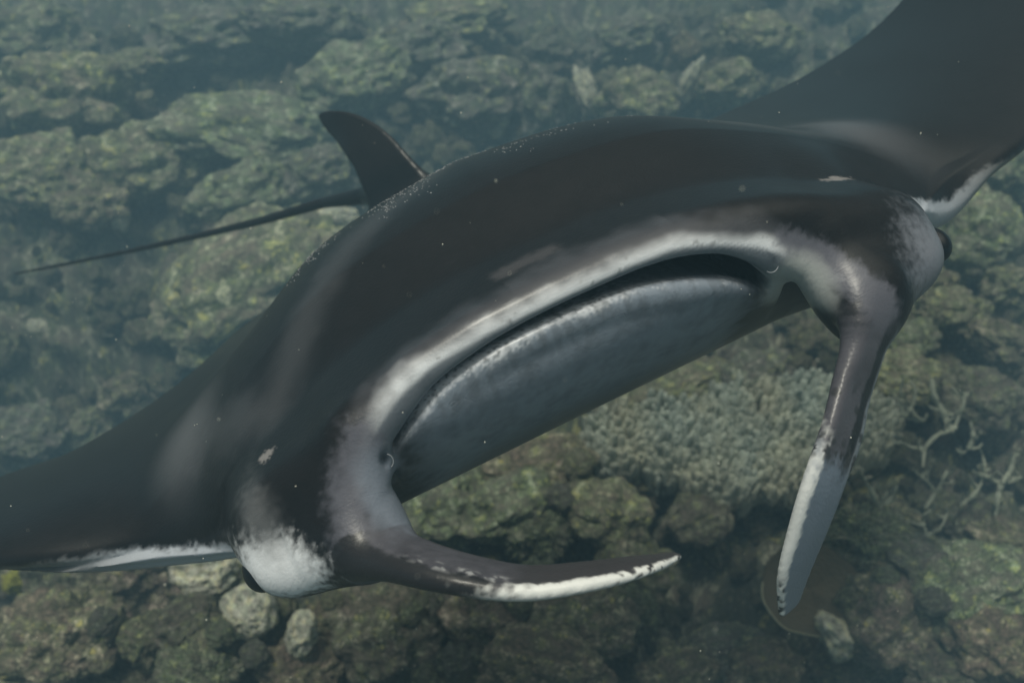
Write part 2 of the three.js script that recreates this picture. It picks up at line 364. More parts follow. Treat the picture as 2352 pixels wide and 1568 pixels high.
      if (y > .05) lay([.30, .28, .28], .8 * sstep(1.1, .5, sp + .35 * n2 + .35 * n3));
      // patch in front of each eye
      if (s < 0) { const d = Math.hypot((s + .528) / .066, (y - .018) / .044, (z - .02) / .1); lay(white, 1.1 * sstep(1.4, .55, d + .25 * n1 + .2 * n2 + .12 * n3)); const d2 = Math.hypot((s + .52) / .03, (y - .08) / .05, (z + .03) / .09); lay([.15, .155, .165], .7 * sstep(1.5, .1, d2 + .3 * n1 + .2 * n2)); }
      else { const d = Math.hypot((s - .525) / .075, (y - .0) / .085, (z - .0) / .1); lay([.19, .205, .245], sstep(1.4, .35, d + .25 * n1 + .2 * n2 + .1 * n3)); }
      // lower cheek
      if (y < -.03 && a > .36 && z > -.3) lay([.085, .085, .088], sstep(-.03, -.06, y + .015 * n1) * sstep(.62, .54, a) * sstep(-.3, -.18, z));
    }
    // cephalic fins
    if (z > -.02 && a < .46) {
      const F = s < 0 ? finL : finR; F(s, y, z); const o = F.out;
      if (o.d < .012 && o.t > .12 && (s < 0 || y < .06)) {
        const t = o.t, w = o.w, root = sstep(.12, .22, t);
        if (s > 0) {
          const tip = sstep(.55, .62, t + .04 * n1 + .02 * n2 - w * .02);
          const face = o.n < 0 ? 1 : 1;
          let q = [.095, .093, .112];
          lay(q, root * (.9 + .3 * n1));
          lay([.018, .018, .021], root * sstep(-.08, .0, w + .12 * n1 + .05 * n2 - .1) * sstep(.62, .45, w + .1 * n1));
          lay([.22, .25, .29], root * sstep(.5, .64, w + .1 * n1));
          lay([.03, .03, .03], root * .8 * sstep(.5, .65, n4 + .2 * n2) * sstep(.3, .45, t));
          lay([.20, .245, .32], tip);  // pale inner face toned to slate, its shade put into the colour
          lay([.80, .82, .83], sstep(.5, .62, t + .05 * n2 + .04 * n4) * sstep(-.70, -.80, w + .06 * n2 + .05 * n4));  // white edge, with the rim light on it painted in
          lay([.05, .05, .055], sstep(.5, .54, t) * sstep(.6, .57, t) * sstep(.1, .3, n2 + .5 * n4));
          lay([.05, .05, .05], sstep(.86, .9, t) * sstep(-.72, -.86, w) * sstep(-.1, .2, n2));
        } else {
          lay([.098, .096, .115], root * (.85 + .35 * n1 + .15 * n2));
          lay([.022, .021, .023], root * sstep(.55, .75, w + .15 * n1));
          lay([.045, .042, .045], .85 * sstep(.5, .6, t + .03 * n1));
          lay([.016, .016, .018], .9 * sstep(.54, .5, t) * sstep(-.68, -.8, w + .07 * n2 + .08 * n1));
          lay([.42, .43, .45], .85 * sstep(.3, .4, t) * sstep(.24, .1, Math.abs(w + .6)) * sstep(.0, .4, n2 * .7 + .5 * n4 + .4 * n3) * sstep(.56, .52, t));
          lay([.78, .80, .80], sstep(.50, .60, t + .05 * n2 + .04 * n4) * sstep(-.70, -.78, w + .06 * n2 + .05 * n4) * (1 - sstep(.35, .5, n2 + .6 * n4) * sstep(.7, .8, t)));
          if (o.n < -.25) lay([.5, .52, .54], sstep(.45, .55, t));
        }
      }
    }
    const o = i * 3; col[o] = Math.max(.004, c[0]); col[o + 1] = Math.max(.004, c[1]); col[o + 2] = Math.max(.004, c[2]);
  }
  bodyGeo.setAttribute('color', new THREE.BufferAttribute(col, 3));
}
mesh('body', bodyGeo, skin, manta);
{
  // eyes: dark lenses set in the sides of the head
  const m = new THREE.MeshPhysicalMaterial({ color: new THREE.Color().setRGB(.006, .006, .008), roughness: .25 });
  const g = new THREE.SphereGeometry(.029, 32, 20);
  for (const sg of [-1, 1]) { const e = mesh('eye', g, m, manta); e.position.set(sg < 0 ? -.558 : .569, -.004, -.046); e.scale.set(.85, 1, 1.2); }
  // crescent flaps of skin by the nostrils
  const nm = new THREE.MeshPhysicalMaterial({ color: new THREE.Color().setRGB(.26, .28, .31), roughness: .45 });
  for (const [x, y, z, turn, r] of [[-.336, .1, .008, -1.1, .011], [.262, .122, .012, 3.7, .011]]) {
    const c = new THREE.TorusGeometry(r, .0008, 8, 24, 2.0), f = mesh('nostril_flap', c, nm, manta); f.position.set(x, y, z); f.rotation.set(-.25, 0, turn);
  }
}

// ---------------------------------------------------------------- the sea bed
const gnoise = (x, z) => .10 * noise(x * .9, z * .9, 4) + .06 * noise(x * 2.3, z * 2.3, 9) + .03 * noise(x * 5.5, z * 5.5, 2) + .012 * noise(x * 13, z * 13, 6);
const bed = (x, z) => .02 + .13 * Math.max(0, -z - 2.7) - .012 * Math.max(0, -z - 9) ** 2 * (z > -20 ? 1 : 0) + .28 * sstep(.4, 2.2, x) * sstep(0, -1.5, z) - 1.0 * Math.exp(-(((x + 1.8) / 1.05) ** 2) - ((z + 2.9) / .85) ** 2) - .34 * Math.exp(-(((x - .64) / .32) ** 2) - ((z + 1.78) / .3) ** 2) + gnoise(x, z);
const ground = (x, z) => 1.5 * bed(x / 1.5, z / 1.5);
const groundFar = (x, z) => z < -15 || Math.abs(x) > 12 || z > 6 ? mix(ground(clamp(x, -12, 12), clamp(z, -15, 6)), 2.4, clamp(Math.max(-z - 15, Math.abs(x) - 12, z - 6, 0) / 25)) : ground(x, z);
function hit(px, py) {              // where the sight line through a pixel meets the sea bed
  const o = camera.position, d = at(px, py, 1).sub(o); let t = .4;
  while (t < 25) { const x = o.x + d.x * t, y = o.y + d.y * t, z = o.z + d.z * t; if (y < ground(x, z)) break; t += .01; }
  return { p: o.clone().addScaledVector(d, t), depth: t };
}
// growth that covers everything on the reef: algae, crusts, bare chalk
function crustTexture(seed, kind) {
  const n = createNoise3D(mulberry(seed)), N = 512, d = new Uint8Array(N * N * 4), f = (x, y, o) => { let v = 0, a = .5; for (let i = 0; i < o; i++) { v += a * n(x, y, i * 3.7); x *= 2.1; y *= 2.1; a *= .55; } return v; };
  const pal = kind === 'colour' ? { base: [.165, .165, .128], lo: [.075, .075, .06], moss: [.16, .185, .118], pink: [.21, .18, .155], pale: [.50, .50, .42], gold: [.52, .49, .20] } : null;
  for (let j = 0; j < N; j++) for (let i = 0; i < N; i++) {
    const x = i / N, y = j / N, o = (j * N + i) * 4;
    const a = f(x * 6, y * 6, 5), b = f(x * 14 + 9, y * 14, 4), c = f(x * 40, y * 40 + 5, 3), e = f(x * 3.5 + 20, y * 3.5, 4);
    if (kind === 'colour') {
      let q = pal.base.slice(); const L = (p, k) => { for (let m = 0; m < 3; m++) q[m] = mix(q[m], p[m], clamp(k)); };
      L(pal.moss, sstep(-.1, .25, e)); L(pal.pink, sstep(.05, .3, -e + .3 * b)); L(pal.lo, .85 * sstep(.05, .32, b + .3 * c)); L(pal.lo, .6 * sstep(.0, .35, a));
      L(pal.pale, .75 * sstep(.24, .42, b * .6 - a * .7 + .25 * c)); L(pal.gold, .75 * sstep(.35, .43, -b * .7 + e * .5 + .25 * c));
      L(pal.pale, .45 * sstep(.36, .5, c));
      for (let m = 0; m < 3; m++) { const v = q[m] * (1 + .5 * c); d[o + m] = 255 * Math.pow(clamp(v), 1 / 2.2); }
    } else if (kind === 'pale') { const v = clamp(.82 + .5 * e + .4 * b + .3 * c - .35 * sstep(.1, .35, a)), w = sstep(.05, .35, e); d[o] = 255 * v; d[o + 1] = 255 * v * (1 - .04 * w); d[o + 2] = 255 * v * (1 - .2 * w);
    } else { const v = clamp(.5 + .7 * b + .5 * c); d[o] = d[o + 1] = d[o + 2] = 255 * v; }
    d[o + 3] = 255;
  }
  const t = new THREE.DataTexture(d, N, N); t.wrapS = t.wrapT = THREE.MirroredRepeatWrapping; t.magFilter = THREE.LinearFilter; t.minFilter = THREE.LinearMipmapLinearFilter; t.generateMipmaps = true;
  if (kind === 'colour') t.colorSpace = THREE.SRGBColorSpace; t.needsUpdate = true; return t;
}
const crustA = crustTexture(31, 'colour'), crustB = crustTexture(77, 'colour'), crustBump = crustTexture(52, 'bump');
const crustPale = crustTexture(19, 'pale');
const rockMat = (r, g, b, tex = crustA) => new THREE.MeshStandardMaterial({ color: new THREE.Color().setRGB(r, g, b), map: tex, bumpMap: crustBump, bumpScale: .012, roughness: .95, vertexColors: true });
const TINT = { olive: rockMat(1.1, 1.15, .98), brown: rockMat(1.15, 1.12, .98, crustB), pink: rockMat(1.2, 1.1, 1.05, crustB), grey: rockMat(.85, .9, .92), moss: rockMat(1.05, 1.2, 1.05), dark: rockMat(.78, .8, .74, crustB), rust: rockMat(1.1, 1.0, .88, crustB) };  // dark: boulders in shade, the shade put into a lower tint
const PALE = new THREE.MeshStandardMaterial({ color: new THREE.Color().setRGB(.74, .77, .64), map: crustPale, bumpMap: crustBump, bumpScale: .006, roughness: .95, vertexColors: true });
TINT.pale = PALE;
function boxUV(g, k) {               // face by face, in the shape's own measure
  const p = g.attributes.position, n = g.attributes.normal, uv = new Float32Array(p.count * 2);
  for (let f = 0; f < p.count; f += 3) {
    let X = 0, Y = 0, Z = 0; for (let q = 0; q < 3; q++) { X += Math.abs(n.getX(f + q)); Y += Math.abs(n.getY(f + q)); Z += Math.abs(n.getZ(f + q)); }
    for (let q = 0; q < 3; q++) { const i = f + q, x = p.getX(i), y = p.getY(i), z = p.getZ(i); const [u, v] = X > Y && X > Z ? [z, y] : Y > Z ? [x, z] : [x, y]; uv[i * 2] = u * k + .37 * (X > Y); uv[i * 2 + 1] = v * k; }
  }
  g.setAttribute('uv', new THREE.BufferAttribute(uv, 2)); return g;
}
function rockGeo(seed, { detail = 16, lump = .3, facet = .25, pit = .06, knob = 0 } = {}) {
  const r = mulberry(seed), ox = r() * 50, oy = r() * 50, oz = r() * 50, planes = [];
  for (let i = 0; i < 9; i++) { const v = new V3(r() - .5, r() - .5, r() - .5).normalize(); planes.push([v, .74 + r() * .3]); }
  let g = new THREE.IcosahedronGeometry(1, detail); g.deleteAttribute('uv'); g.deleteAttribute('normal'); g = mergeVertices(g, 1e-4);
  const p = g.attributes.position, col = new Float32Array(p.count * 3), v = new V3();
  for (let i = 0; i < p.count; i++) {
    v.fromBufferAttribute(p, i).normalize();
    let R = 1 + lump * noise(v.x * 1.1 + ox, v.y * 1.1 + oy, v.z * 1.1 + oz) + lump * .45 * noise(v.x * 2.6 + oy, v.y * 2.6 + oz, v.z * 2.6 + ox);
    for (const [n, d] of planes) { const c = v.dot(n); if (c > .2) R = mix(R, smin(R, d / c, .25), facet * 2.2 > 1 ? 1 : facet * 2.2); }
    R += pit * (noise(v.x * 6 + ox, v.y * 6, v.z * 6) * .9 + noise(v.x * 13, v.y * 13 + oy, v.z * 13) * .5 + noiseB(v.x * 27, v.y * 27, v.z * 27 + oz) * .25);
    if (knob) { const q = noise(v.x * 9 + ox, v.y * 9 + oy, v.z * 9 + oz); R += knob * (Math.max(0, q) ** .7 - .2) + knob * .5 * noiseB(v.x * 20, v.y * 20, v.z * 20); }
    p.setXYZ(i, v.x * R, v.y * R, v.z * R);
    const w = 1 + .28 * noise(v.x * 2 + oz, v.y * 2, v.z * 2 + ox) + .15 * noise(v.x * 8, v.y * 8 + ox, v.z * 8);
    col[i * 3] = w; col[i * 3 + 1] = w * (1 + .06 * noise(v.x * 3, v.y * 3 + oz, v.z * 3)); col[i * 3 + 2] = w;
  }
  g.setAttribute('color', new THREE.BufferAttribute(col, 3)); g.computeVertexNormals();
  return boxUV(g.toNonIndexed(), .55);
}
const ROUND = [1, 2, 3, 4].map(s => rockGeo(100 + s, { lump: .17, facet: .14, pit: .04, detail: 20 }));
const BLOCK = [1, 2, 3, 4, 5].map(s => rockGeo(200 + s, { lump: .26, facet: .42, pit: .045 }));
const CRUST = [1, 2, 3, 4, 5].map(s => rockGeo(300 + s, { lump: .26, facet: .25, pit: .04, detail: 22 }));
const KNOB = [1, 2, 3].map(s => rockGeo(400 + s, { lump: .2, facet: 0, pit: .03, knob: .16, detail: 34 }));
const KIND = { r: ROUND, b: BLOCK, c: CRUST, k: KNOB };
let nRock = 0;
function rock(name, px, py, w, h, kind, tint, label, category, o = {}) {
  if (py < 720 && px < 1180 && w > 100) { w *= 1.28; h *= 1.18; }
  const H = hit(px, py), d = H.depth + (o.push || 0), u = .43537 / FPX * d, set = KIND[kind];
  const m = mesh(name, set[(o.v ?? nRock) % set.length], TINT[tint]); nRock++;
  const rx = w * u / 2 * .97, ry = h * u / 2 * 1.0;
  m.scale.set(rx, ry, (rx + ry) / 2 * (o.deep || 1));
  m.position.copy(at(px, py, d)).add(new V3(0, ry * .05 - .03, -ry * .35));
  m.rotation.set((rnd() - .5) * .5, o.yaw ?? (rnd() - .5) * 1.2, o.roll ?? (rnd() - .5) * .5);
  return tag(m, label, category, o.group);
}
const R = (...a) => rock('boulder', ...a);
// near row, left to right along the lower edge
R(120, 1500, 330, 230, 'c', 'brown', 'large brown boulder dusted with yellow crust in the lower left corner', 'boulder', { v: 0 });
R(150, 1345, 210, 200, 'r', 'dark', 'dark smooth boulder behind the yellow-crusted one in the lower left', 'boulder');
R(20, 1330, 130, 150, 'c', 'brown', 'brown rock at the left edge carrying a bright yellow-green sponge', 'boulder');
R(275, 1330, 260, 220, 'c', 'pink', 'pinkish grey ragged boulder below the white wing edge at left', 'boulder', { v: 3 });
R(462, 1312, 170, 130, 'r', 'pale', 'pale green-grey stone between the wing and the left eye', 'stone', { v: 1, push: -.16 });
R(540, 1330, 110, 130, 'c', 'olive', 'olive rock just right of the pale green-grey stone', 'boulder');
R(425, 1445, 170, 120, 'r', 'dark', 'dark rounded rock in the hollow below the pale green-grey stone', 'boulder');
R(568, 1412, 135, 118, 'r', 'pale', 'pale stone with a chalky face directly under the left eye', 'stone', { v: 3, push: -.16 });
R(620, 1440, 110, 120, 'c', 'brown', 'small brown rock right of the chalky stone under the left eye', 'boulder');
R(330, 1480, 120, 130, 'c', 'olive', 'small olive rock with yellow specks beside the lower left boulder', 'boulder');
R(455, 1490, 170, 120, 'r', 'olive', 'round olive stone above the green knobby coral at the bottom edge', 'stone');
R(685, 1462, 76, 120, 'r', 'pale', 'narrow upright pale stone with a yellow tip at the bottom', 'stone', { v: 2, roll: -.3, push: -.2 });
R(690, 1540, 190, 130, 'c', 'rust', 'reddish brown crusted rock at the bottom edge below the upright pale stone', 'boulder');
R(870, 1480, 280, 260, 'r', 'dark', 'big dark boulder at the bottom edge below the curled cephalic fin', 'boulder', { v: 2 });
R(850, 1385, 200, 90, 'c', 'olive', 'olive crust ledge on top of the big dark boulder', 'rock ledge');
R(755, 1430, 110, 100, 'c', 'brown', 'brown rock squeezed between the upright pale stone and the big dark boulder', 'boulder');
R(1000, 1430, 80, 160, 'b', 'grey', 'narrow grey pillar of rock right of the big dark boulder', 'boulder', { roll: .1 });
R(1120, 1450, 220, 230, 'c', 'pink', 'pinkish boulder with moss below the middle of the curled fin', 'boulder', { v: 1 });
R(1330, 1440, 280, 190, 'r', 'brown', 'smooth brown boulder between the two cephalic fins at the bottom', 'boulder');
R(1250, 1540, 300, 150, 'c', 'rust', 'reddish crusted rock at the bottom edge left of centre', 'boulder');
R(1450, 1345, 190, 190, 'b', 'olive', 'olive block of rock just under the tip of the curled fin', 'boulder', { v: 4 });
R(1660, 1520, 260, 90, 'c', 'grey', 'flat grey ledge of rock in front of the dark hollow at the bottom', 'rock ledge');
R(1560, 1560, 190, 110, 'c', 'brown', 'brown rock at the bottom edge below the dark hollow', 'boulder');
R(1760, 1540, 170, 110, 'c', 'rust', 'rusty crusted rock at the bottom edge below the cup coral', 'boulder');
R(1930, 1470, 90, 160, 'b', 'pale', 'pale wedge of rock below the brown cup coral', 'stone', { roll: .5, v: 0 });
R(2060, 1450, 260, 230, 'r', 'pink', 'large pinkish brown boulder at lower right beside the pale wedge', 'boulder', { v: 1 });
R(2300, 1500, 200, 190, 'c', 'rust', 'reddish boulder in the lower right corner', 'boulder', { v: 2 });
R(2190, 1560, 170, 110, 'c', 'dark', 'dark crusted rock at the bottom edge near the right corner', 'boulder');
R(2240, 1360, 320, 150, 'c', 'moss', 'mossy green crusted rock slope at lower right', 'boulder', { v: 4 });
R(2120, 1290, 200, 90, 'c', 'grey', 'grey ridge of rock left of the pale upright fragment', 'rock ledge');
R(2010, 1245, 190, 130, 'k', 'moss', 'grey-green knobby coral mass right of the straight fin', 'coral', { v: 0 });
R(2310, 1260, 190, 140, 'c', 'brown', 'brown rock at the right edge above the mossy slope', 'boulder');
R(2255, 1215, 160, 120, 'r', 'dark', 'dark rock behind the branching coral at right', 'boulder');
// middle band under the belly
R(1390, 1190, 220, 140, 'c', 'olive', 'olive mottled rock under the big branchlet coral', 'boulder', { v: 0 });
R(1170, 1180, 260, 150, 'c', 'moss', 'moss-covered rock under the manta belly', 'boulder', { v: 1 });
R(1010, 1180, 230, 160, 'c', 'moss', 'greenish rock beside the mouth of the manta, inside the curl of its fin', 'boulder', { v: 3 });
R(1240, 1080, 240, 140, 'c', 'brown', 'brown rock between the belly and the branchlet coral', 'boulder', { v: 2 });
R(1130, 1100, 170, 90, 'c', 'moss', 'pale mossy rock at the edge of the belly', 'boulder');
R(1471, 945, 130, 110, 'r', 'olive', 'smooth domed brown stone above the branchlet coral', 'stone', { v: 0 });
R(1580, 890, 200, 90, 'c', 'olive', 'olive rock behind the branchlet coral, left of the straight fin', 'boulder');
R(1740, 870, 190, 100, 'c', 'grey', 'grey rock behind the branchlet coral beside the straight fin', 'boulder');
R(1610, 1200, 170, 110, 'r', 'dark', 'dark rock in the hollow under the branchlet coral', 'boulder');
// right side
R(2090, 880, 200, 130, 'c', 'olive', 'olive rock behind the branching coral, right of the straight fin', 'boulder');
R(2260, 920, 220, 130, 'r', 'dark', 'dark smooth rock slope at the right edge', 'boulder');
R(2080, 780, 160, 100, 'b', 'moss', 'pale green stone right of the straight fin root', 'stone');
R(2200, 720, 170, 110, 'c', 'olive', 'olive rock below the right eye', 'boulder');
R(2310, 790, 150, 110, 'c', 'brown', 'brown rock at the right edge, below eye height', 'boulder');
R(2250, 550, 240, 210, 'r', 'moss', 'big greenish boulder right of the right eye', 'boulder', { v: 3 });
R(2320, 390, 150, 130, 'c', 'moss', 'greenish rock at the right edge under the raised wing', 'boulder');
R(2330, 660, 130, 110, 'c', 'olive', 'small olive rock at the right edge beyond the right eye', 'boulder');
R(2150, 650, 120, 80, 'c', 'brown', 'small brown rock just behind the right eye', 'boulder');
// far slope along the top
R(1255, 250, 160, 180, 'b', 'grey', 'grey upright boulder beyond the middle of the back', 'boulder', { v: 0 });
R(1470, 240, 200, 150, 'r', 'olive', 'round olive boulder beyond the back, between two pale slabs', 'boulder', { v: 1 });
R(1352, 215, 40, 130, 'b', 'pale', 'pale slab leaning left beyond the back', 'stone slab', { v: 4, roll: .5 });
R(1200, 160, 40, 130, 'b', 'grey', 'grey slab leaning left near the top centre', 'stone slab', { v: 2, roll: .5 });
R(1588, 195, 44, 120, 'b', 'pale', 'pale slab leaning right beyond the back', 'stone slab', { v: 1, roll: -.4 });
R(1680, 195, 150, 110, 'c', 'olive', 'olive rock right of the right-leaning pale slab', 'boulder');
R(1578, 120, 70, 90, 'r', 'rust', 'small orange-brown stone near the top centre', 'stone');
R(1260, 110, 110, 60, 'c', 'grey', 'small grey rock at the top, above the grey upright boulder', 'boulder');
R(1450, 90, 190, 110, 'c', 'grey', 'hazy grey rock at the top edge, centre right', 'boulder');
R(1760, 90, 190, 110, 'c', 'olive', 'hazy rock at the top edge beside the right wing', 'boulder');
R(1080, 230, 230, 150, 'c', 'grey', 'hazy grey rock above the back, right of the dorsal fin', 'boulder');
R(820, 190, 200, 150, 'c', 'moss', 'hazy greenish boulder above the dorsal fin', 'boulder', { v: 2 });
R(950, 110, 190, 100, 'c', 'grey', 'hazy rock above and right of the dorsal fin tip', 'boulder');
R(1040, 50, 200, 90, 'c', 'olive', 'hazy olive rock at the top edge, centre', 'boulder');
R(700, 60, 220, 100, 'c', 'grey', 'hazy grey rock at the top edge, left of centre', 'boulder');
R(480, 90, 240, 120, 'c', 'grey', 'hazy grey rock at the top edge, left third', 'boulder', { v: 4 });
R(310, 150, 120, 70, 'c', 'olive', 'small hazy olive rock upper left', 'boulder');
R(60, 90, 200, 130, 'c', 'olive', 'hazy olive boulder in the upper left corner', 'boulder');
R(130, 240, 280, 190, 'c', 'olive', 'large olive boulder at left with a pale streak on top', 'boulder', { v: 1 });
R(590, 300, 330, 120, 'c', 'moss', 'long mossy ridge of rock left of the dorsal fin', 'rock ledge', { v: 3, roll: -.35 });
R(330, 390, 240, 150, 'c', 'olive', 'olive boulder in the middle of the left slope', 'boulder', { v: 0 });
R(90, 410, 200, 140, 'c', 'olive', 'olive boulder at the left edge above the tail', 'boulder');
R(560, 440, 190, 110, 'c', 'moss', 'mossy rock just above the tail', 'boulder');
R(740, 400, 150, 110, 'c', 'grey', 'grey rock behind the trailing edge of the dorsal fin', 'boulder');
R(200, 480, 150, 90, 'c', 'brown', 'brown rock above the far end of the tail', 'boulder');
R(270, 500, 28, 66, 'b', 'pale', 'tiny upright pale fragment above the tail', 'stone', { v: 0 });
R(765, 498, 100, 62, 'b', 'pale', 'pale stone between the tail and the back', 'stone', { v: 1 });
R(560, 660, 400, 210, 'r', 'olive', 'large oval olive boulder in the deep hollow behind the left wing', 'boulder', { v: 0, roll: .35, yaw: .2 });
R(80, 742, 50, 26, 'b', 'pale', 'tiny pale stone deep in the hollow at left', 'stone');
R(215, 730, 22, 28, 'b', 'moss', 'tiny yellowish stone deep in the hollow', 'stone');
R(280, 925, 120, 130, 'c', 'brown', 'brown rock rising behind the left wing', 'boulder');
R(60, 1000, 170, 110, 'c', 'grey', 'hazy grey rock behind the left wing at the left edge', 'boulder');
R(180, 990, 140, 90, 'c', 'olive', 'hazy olive rock behind the left wing', 'boulder');

for (const [px, py, w, h, tint, label] of [
  [225, 1430, 80, 66, 'grey', 'grey cobble resting against the yellow-dusted boulder in the lower left'],
  [350, 1430, 74, 60, 'olive', 'olive cobble left of the hollow under the left wing'],
  [500, 1452, 70, 58, 'moss', 'mossy cobble above the round olive stone near the bottom edge'],
  [640, 1385, 84, 66, 'olive', 'olive cobble right of the chalky stone under the left eye'],
  [930, 1405, 90, 70, 'moss', 'mossy cobble on the right shoulder of the big dark boulder'],
  [1040, 1520, 96, 74, 'grey', 'grey cobble at the foot of the narrow grey pillar'],
  [760, 1375, 60, 46, 'olive', 'small olive cobble below the root of the curled fin'],
  [1190, 1390, 90, 70, 'olive', 'olive cobble under the speckled part of the curled fin'],
  [1380, 1320, 80, 60, 'grey', 'grey cobble under the white stripe of the curled fin'],
  [1230, 1320, 90, 66, 'moss', 'mossy cobble partly hidden by the curled fin'],
  [1120, 1330, 70, 56, 'grey', 'grey cobble under the bend of the curled fin'],
  [1520, 1480, 84, 64, 'grey', 'grey cobble at the left rim of the dark bottom hollow'],
  [1690, 1462, 74, 56, 'moss', 'mossy cobble at the right rim of the dark bottom hollow'],
  [1960, 1380, 76, 60, 'olive', 'olive cobble right of the brown cup coral'],
  [2150, 1380, 80, 60, 'grey', 'grey cobble on the large pinkish boulder at lower right'],
  [580, 1500, 70, 56, 'grey', 'grey cobble below the chalky stone at the bottom'],
  [170, 1410, 60, 46, 'moss', 'small mossy cobble between the two lower left boulders'],
  [980, 1560, 80, 60, 'olive', 'olive cobble cut by the bottom edge left of centre'],
  [2040, 1330, 74, 56, 'moss', 'mossy cobble under the grey-green knobby coral mass'],
  [1000, 1120, 90, 66, 'moss', 'mossy cobble touching the belly outline at left'],
  [1330, 1060, 84, 60, 'olive', 'olive cobble at the left end of the branchlet coral'],
  [1290, 1140, 80, 60, 'grey', 'grey cobble below the left end of the branchlet coral']])
  rock('cobble', px, py, w, h, 'r', tint, label, 'cobble', { group: 'cobbles among the near boulders', push: -.14 });

// knobby corals and sponges
const K = (px, py, w, h, tint, label, o) => rock('knobby_coral', px, py, w, h, 'k', tint, label, 'coral', o);
K(1236, 1232, 160, 140, 'moss', 'pale green knobby coral dome under the belly', { v: 1 });
K(1456, 1415, 120, 110, 'moss', 'round knobby coral on the olive block under the fin tip', { v: 2, push: -.12 });
K(450, 1550, 190, 110, 'moss', 'green knobby coral at the bottom edge below the round olive stone', { v: 0, push: -.05 });
{
  const sp = new THREE.MeshStandardMaterial({ color: new THREE.Color().setRGB(.62, .64, .14), roughness: .9, bumpMap: crustBump, bumpScale: .008, vertexColors: true });
  TINT.yellow = sp;
  rock('sponge', 28, 1335, 52, 56, 'k', 'yellow', 'bright yellow-green sponge at the left edge under the wing', 'sponge', { v: 1, push: -.14 });
  rock('sponge', 700, 1432, 34, 46, 'k', 'yellow', 'yellow sponge on the tip of the narrow upright pale stone', 'sponge', { v: 2, push: -.1 });
  rock('sponge', 570, 1398, 26, 34, 'k', 'yellow', 'small yellow sponge on the chalky stone under the left eye', 'sponge', { v: 0, push: -.1 });
  rock('sponge', 958, 1212, 34, 24, 'k', 'yellow', 'small yellow sponge inside the curl of the fin', 'sponge', { v: 1, push: -.1 });
  rock('sponge', 2112, 855, 40, 24, 'k', 'yellow', 'small yellow sponge above the branching coral at right', 'sponge', { v: 2, push: -.1 });
}
// pale upright fragment
rock('shell_fragment', 2188, 1262, 26, 56, 'b', 'pale', 'pale green-white upright fragment among the dark rocks at right', 'shell', { v: 2, roll: -.4, push: -.1 });

// big coral with close-set branchlets
{
  const lobes = [[1420, 1040, 170, 160], [1560, 1035, 280, 200], [1720, 1010, 280, 230], [1860, 980, 240, 210], [1960, 1000, 170, 200], [1660, 1110, 170, 150], [1800, 1110, 200, 120]];
  const c0 = hit(1690, 1040), cu = .43537 / FPX * c0.depth, coral = new THREE.Group(); coral.name = numbered('branchlet_coral'); scene.add(coral);
  coral.position.copy(c0.p); tag(coral, 'broad grey-green coral of close-set branchlets behind the straight fin', 'coral');
  const parts = [], spots = [], r = mulberry(90), unit = new THREE.IcosahedronGeometry(1, 12);
  const slope = new V3(0, .62, .78);
  for (const [px, py, w, h] of lobes) {
    const u = .43537 / FPX * c0.depth, c = at(px, py, c0.depth - .05 + (1040 - py) * .0012).sub(c0.p), rx = w * u * .5, ry = h * u * .5;
    const g = unit.clone(); g.scale(rx, ry, .2); const p = g.attributes.position;
    for (let i = 0; i < p.count; i++) { const k = 1 + .12 * noise(p.getX(i) * 8 + px, p.getY(i) * 8, p.getZ(i) * 8); p.setXYZ(i, p.getX(i) * k, p.getY(i) * k, p.getZ(i)); }
    g.applyMatrix4(new THREE.Matrix4().makeRotationX(-.62)); g.translate(c.x, c.y, c.z); parts.push(g);
    const N = Math.round(w * h / 75);
    for (let k = 0; k < N; k++) {
      const a = r() * 6.283, q = Math.sqrt(r()) * 1.02, x = Math.cos(a) * q, y = Math.sin(a) * q, n = 1 + .12 * noise(x * rx * 8 + px, y * ry * 8, .1);
      const v = new V3(x * rx * n, y * ry * n, .2 * Math.sqrt(Math.max(0, 1 - q * q)) - .012).applyAxisAngle(new V3(1, 0, 0), -.62).add(c);
      spots.push([v, new V3(x * .25 + (r() - .5) * .3, 1, .12 + (r() - .5) * .3).normalize(), .6 + r() * .8]);
    }
  }
  const base = mergeGeometries(parts); base.computeVertexNormals(); boxUV(base, 1.4);
  mesh('base', base, new THREE.MeshStandardMaterial({ color: new THREE.Color().setRGB(.55, .58, .48), map: crustB, roughness: 1 }), coral);
  const prof = [[4.2, 0], [5.6, 14], [6, 32], [4.4, 43], [0, 46]].map(q => new THREE.Vector2(q[0] * cu, q[1] * cu));
  const bg = new THREE.LatheGeometry(prof, 7), bp = bg.attributes.position;
  for (let i = 0; i < bp.count; i++) { const y = bp.getY(i), k = 1 + .3 * noise(bp.getX(i) * 45, y * 30, bp.getZ(i) * 45); bp.setXYZ(i, bp.getX(i) * k, y, bp.getZ(i) * k); }
  bg.computeVertexNormals();
  const im = new THREE.InstancedMesh(bg, new THREE.MeshStandardMaterial({ color: 0xffffff, roughness: .95 }), spots.length); im.name = 'branchlets'; im.userData.kind = 'stuff';
  const M = new THREE.Matrix4(), Q = new THREE.Quaternion(), U = new V3(0, 1, 0), C = new THREE.Color();
  spots.forEach(([v, d, s], i) => { Q.setFromUnitVectors(U, d); M.compose(v, Q, new V3(.7 + .9 * r(), s, .6 + .5 * r())); im.setMatrixAt(i, M); const n = .75 + .5 * r(), e = noise(v.x * 3, v.y * 3, 2); im.setColorAt(i, C.setRGB(.42 * n + .03 * e, .455 * n, (.38 - .03 * e) * n)); });
  im.castShadow = im.receiveShadow = true; coral.add(im);
}
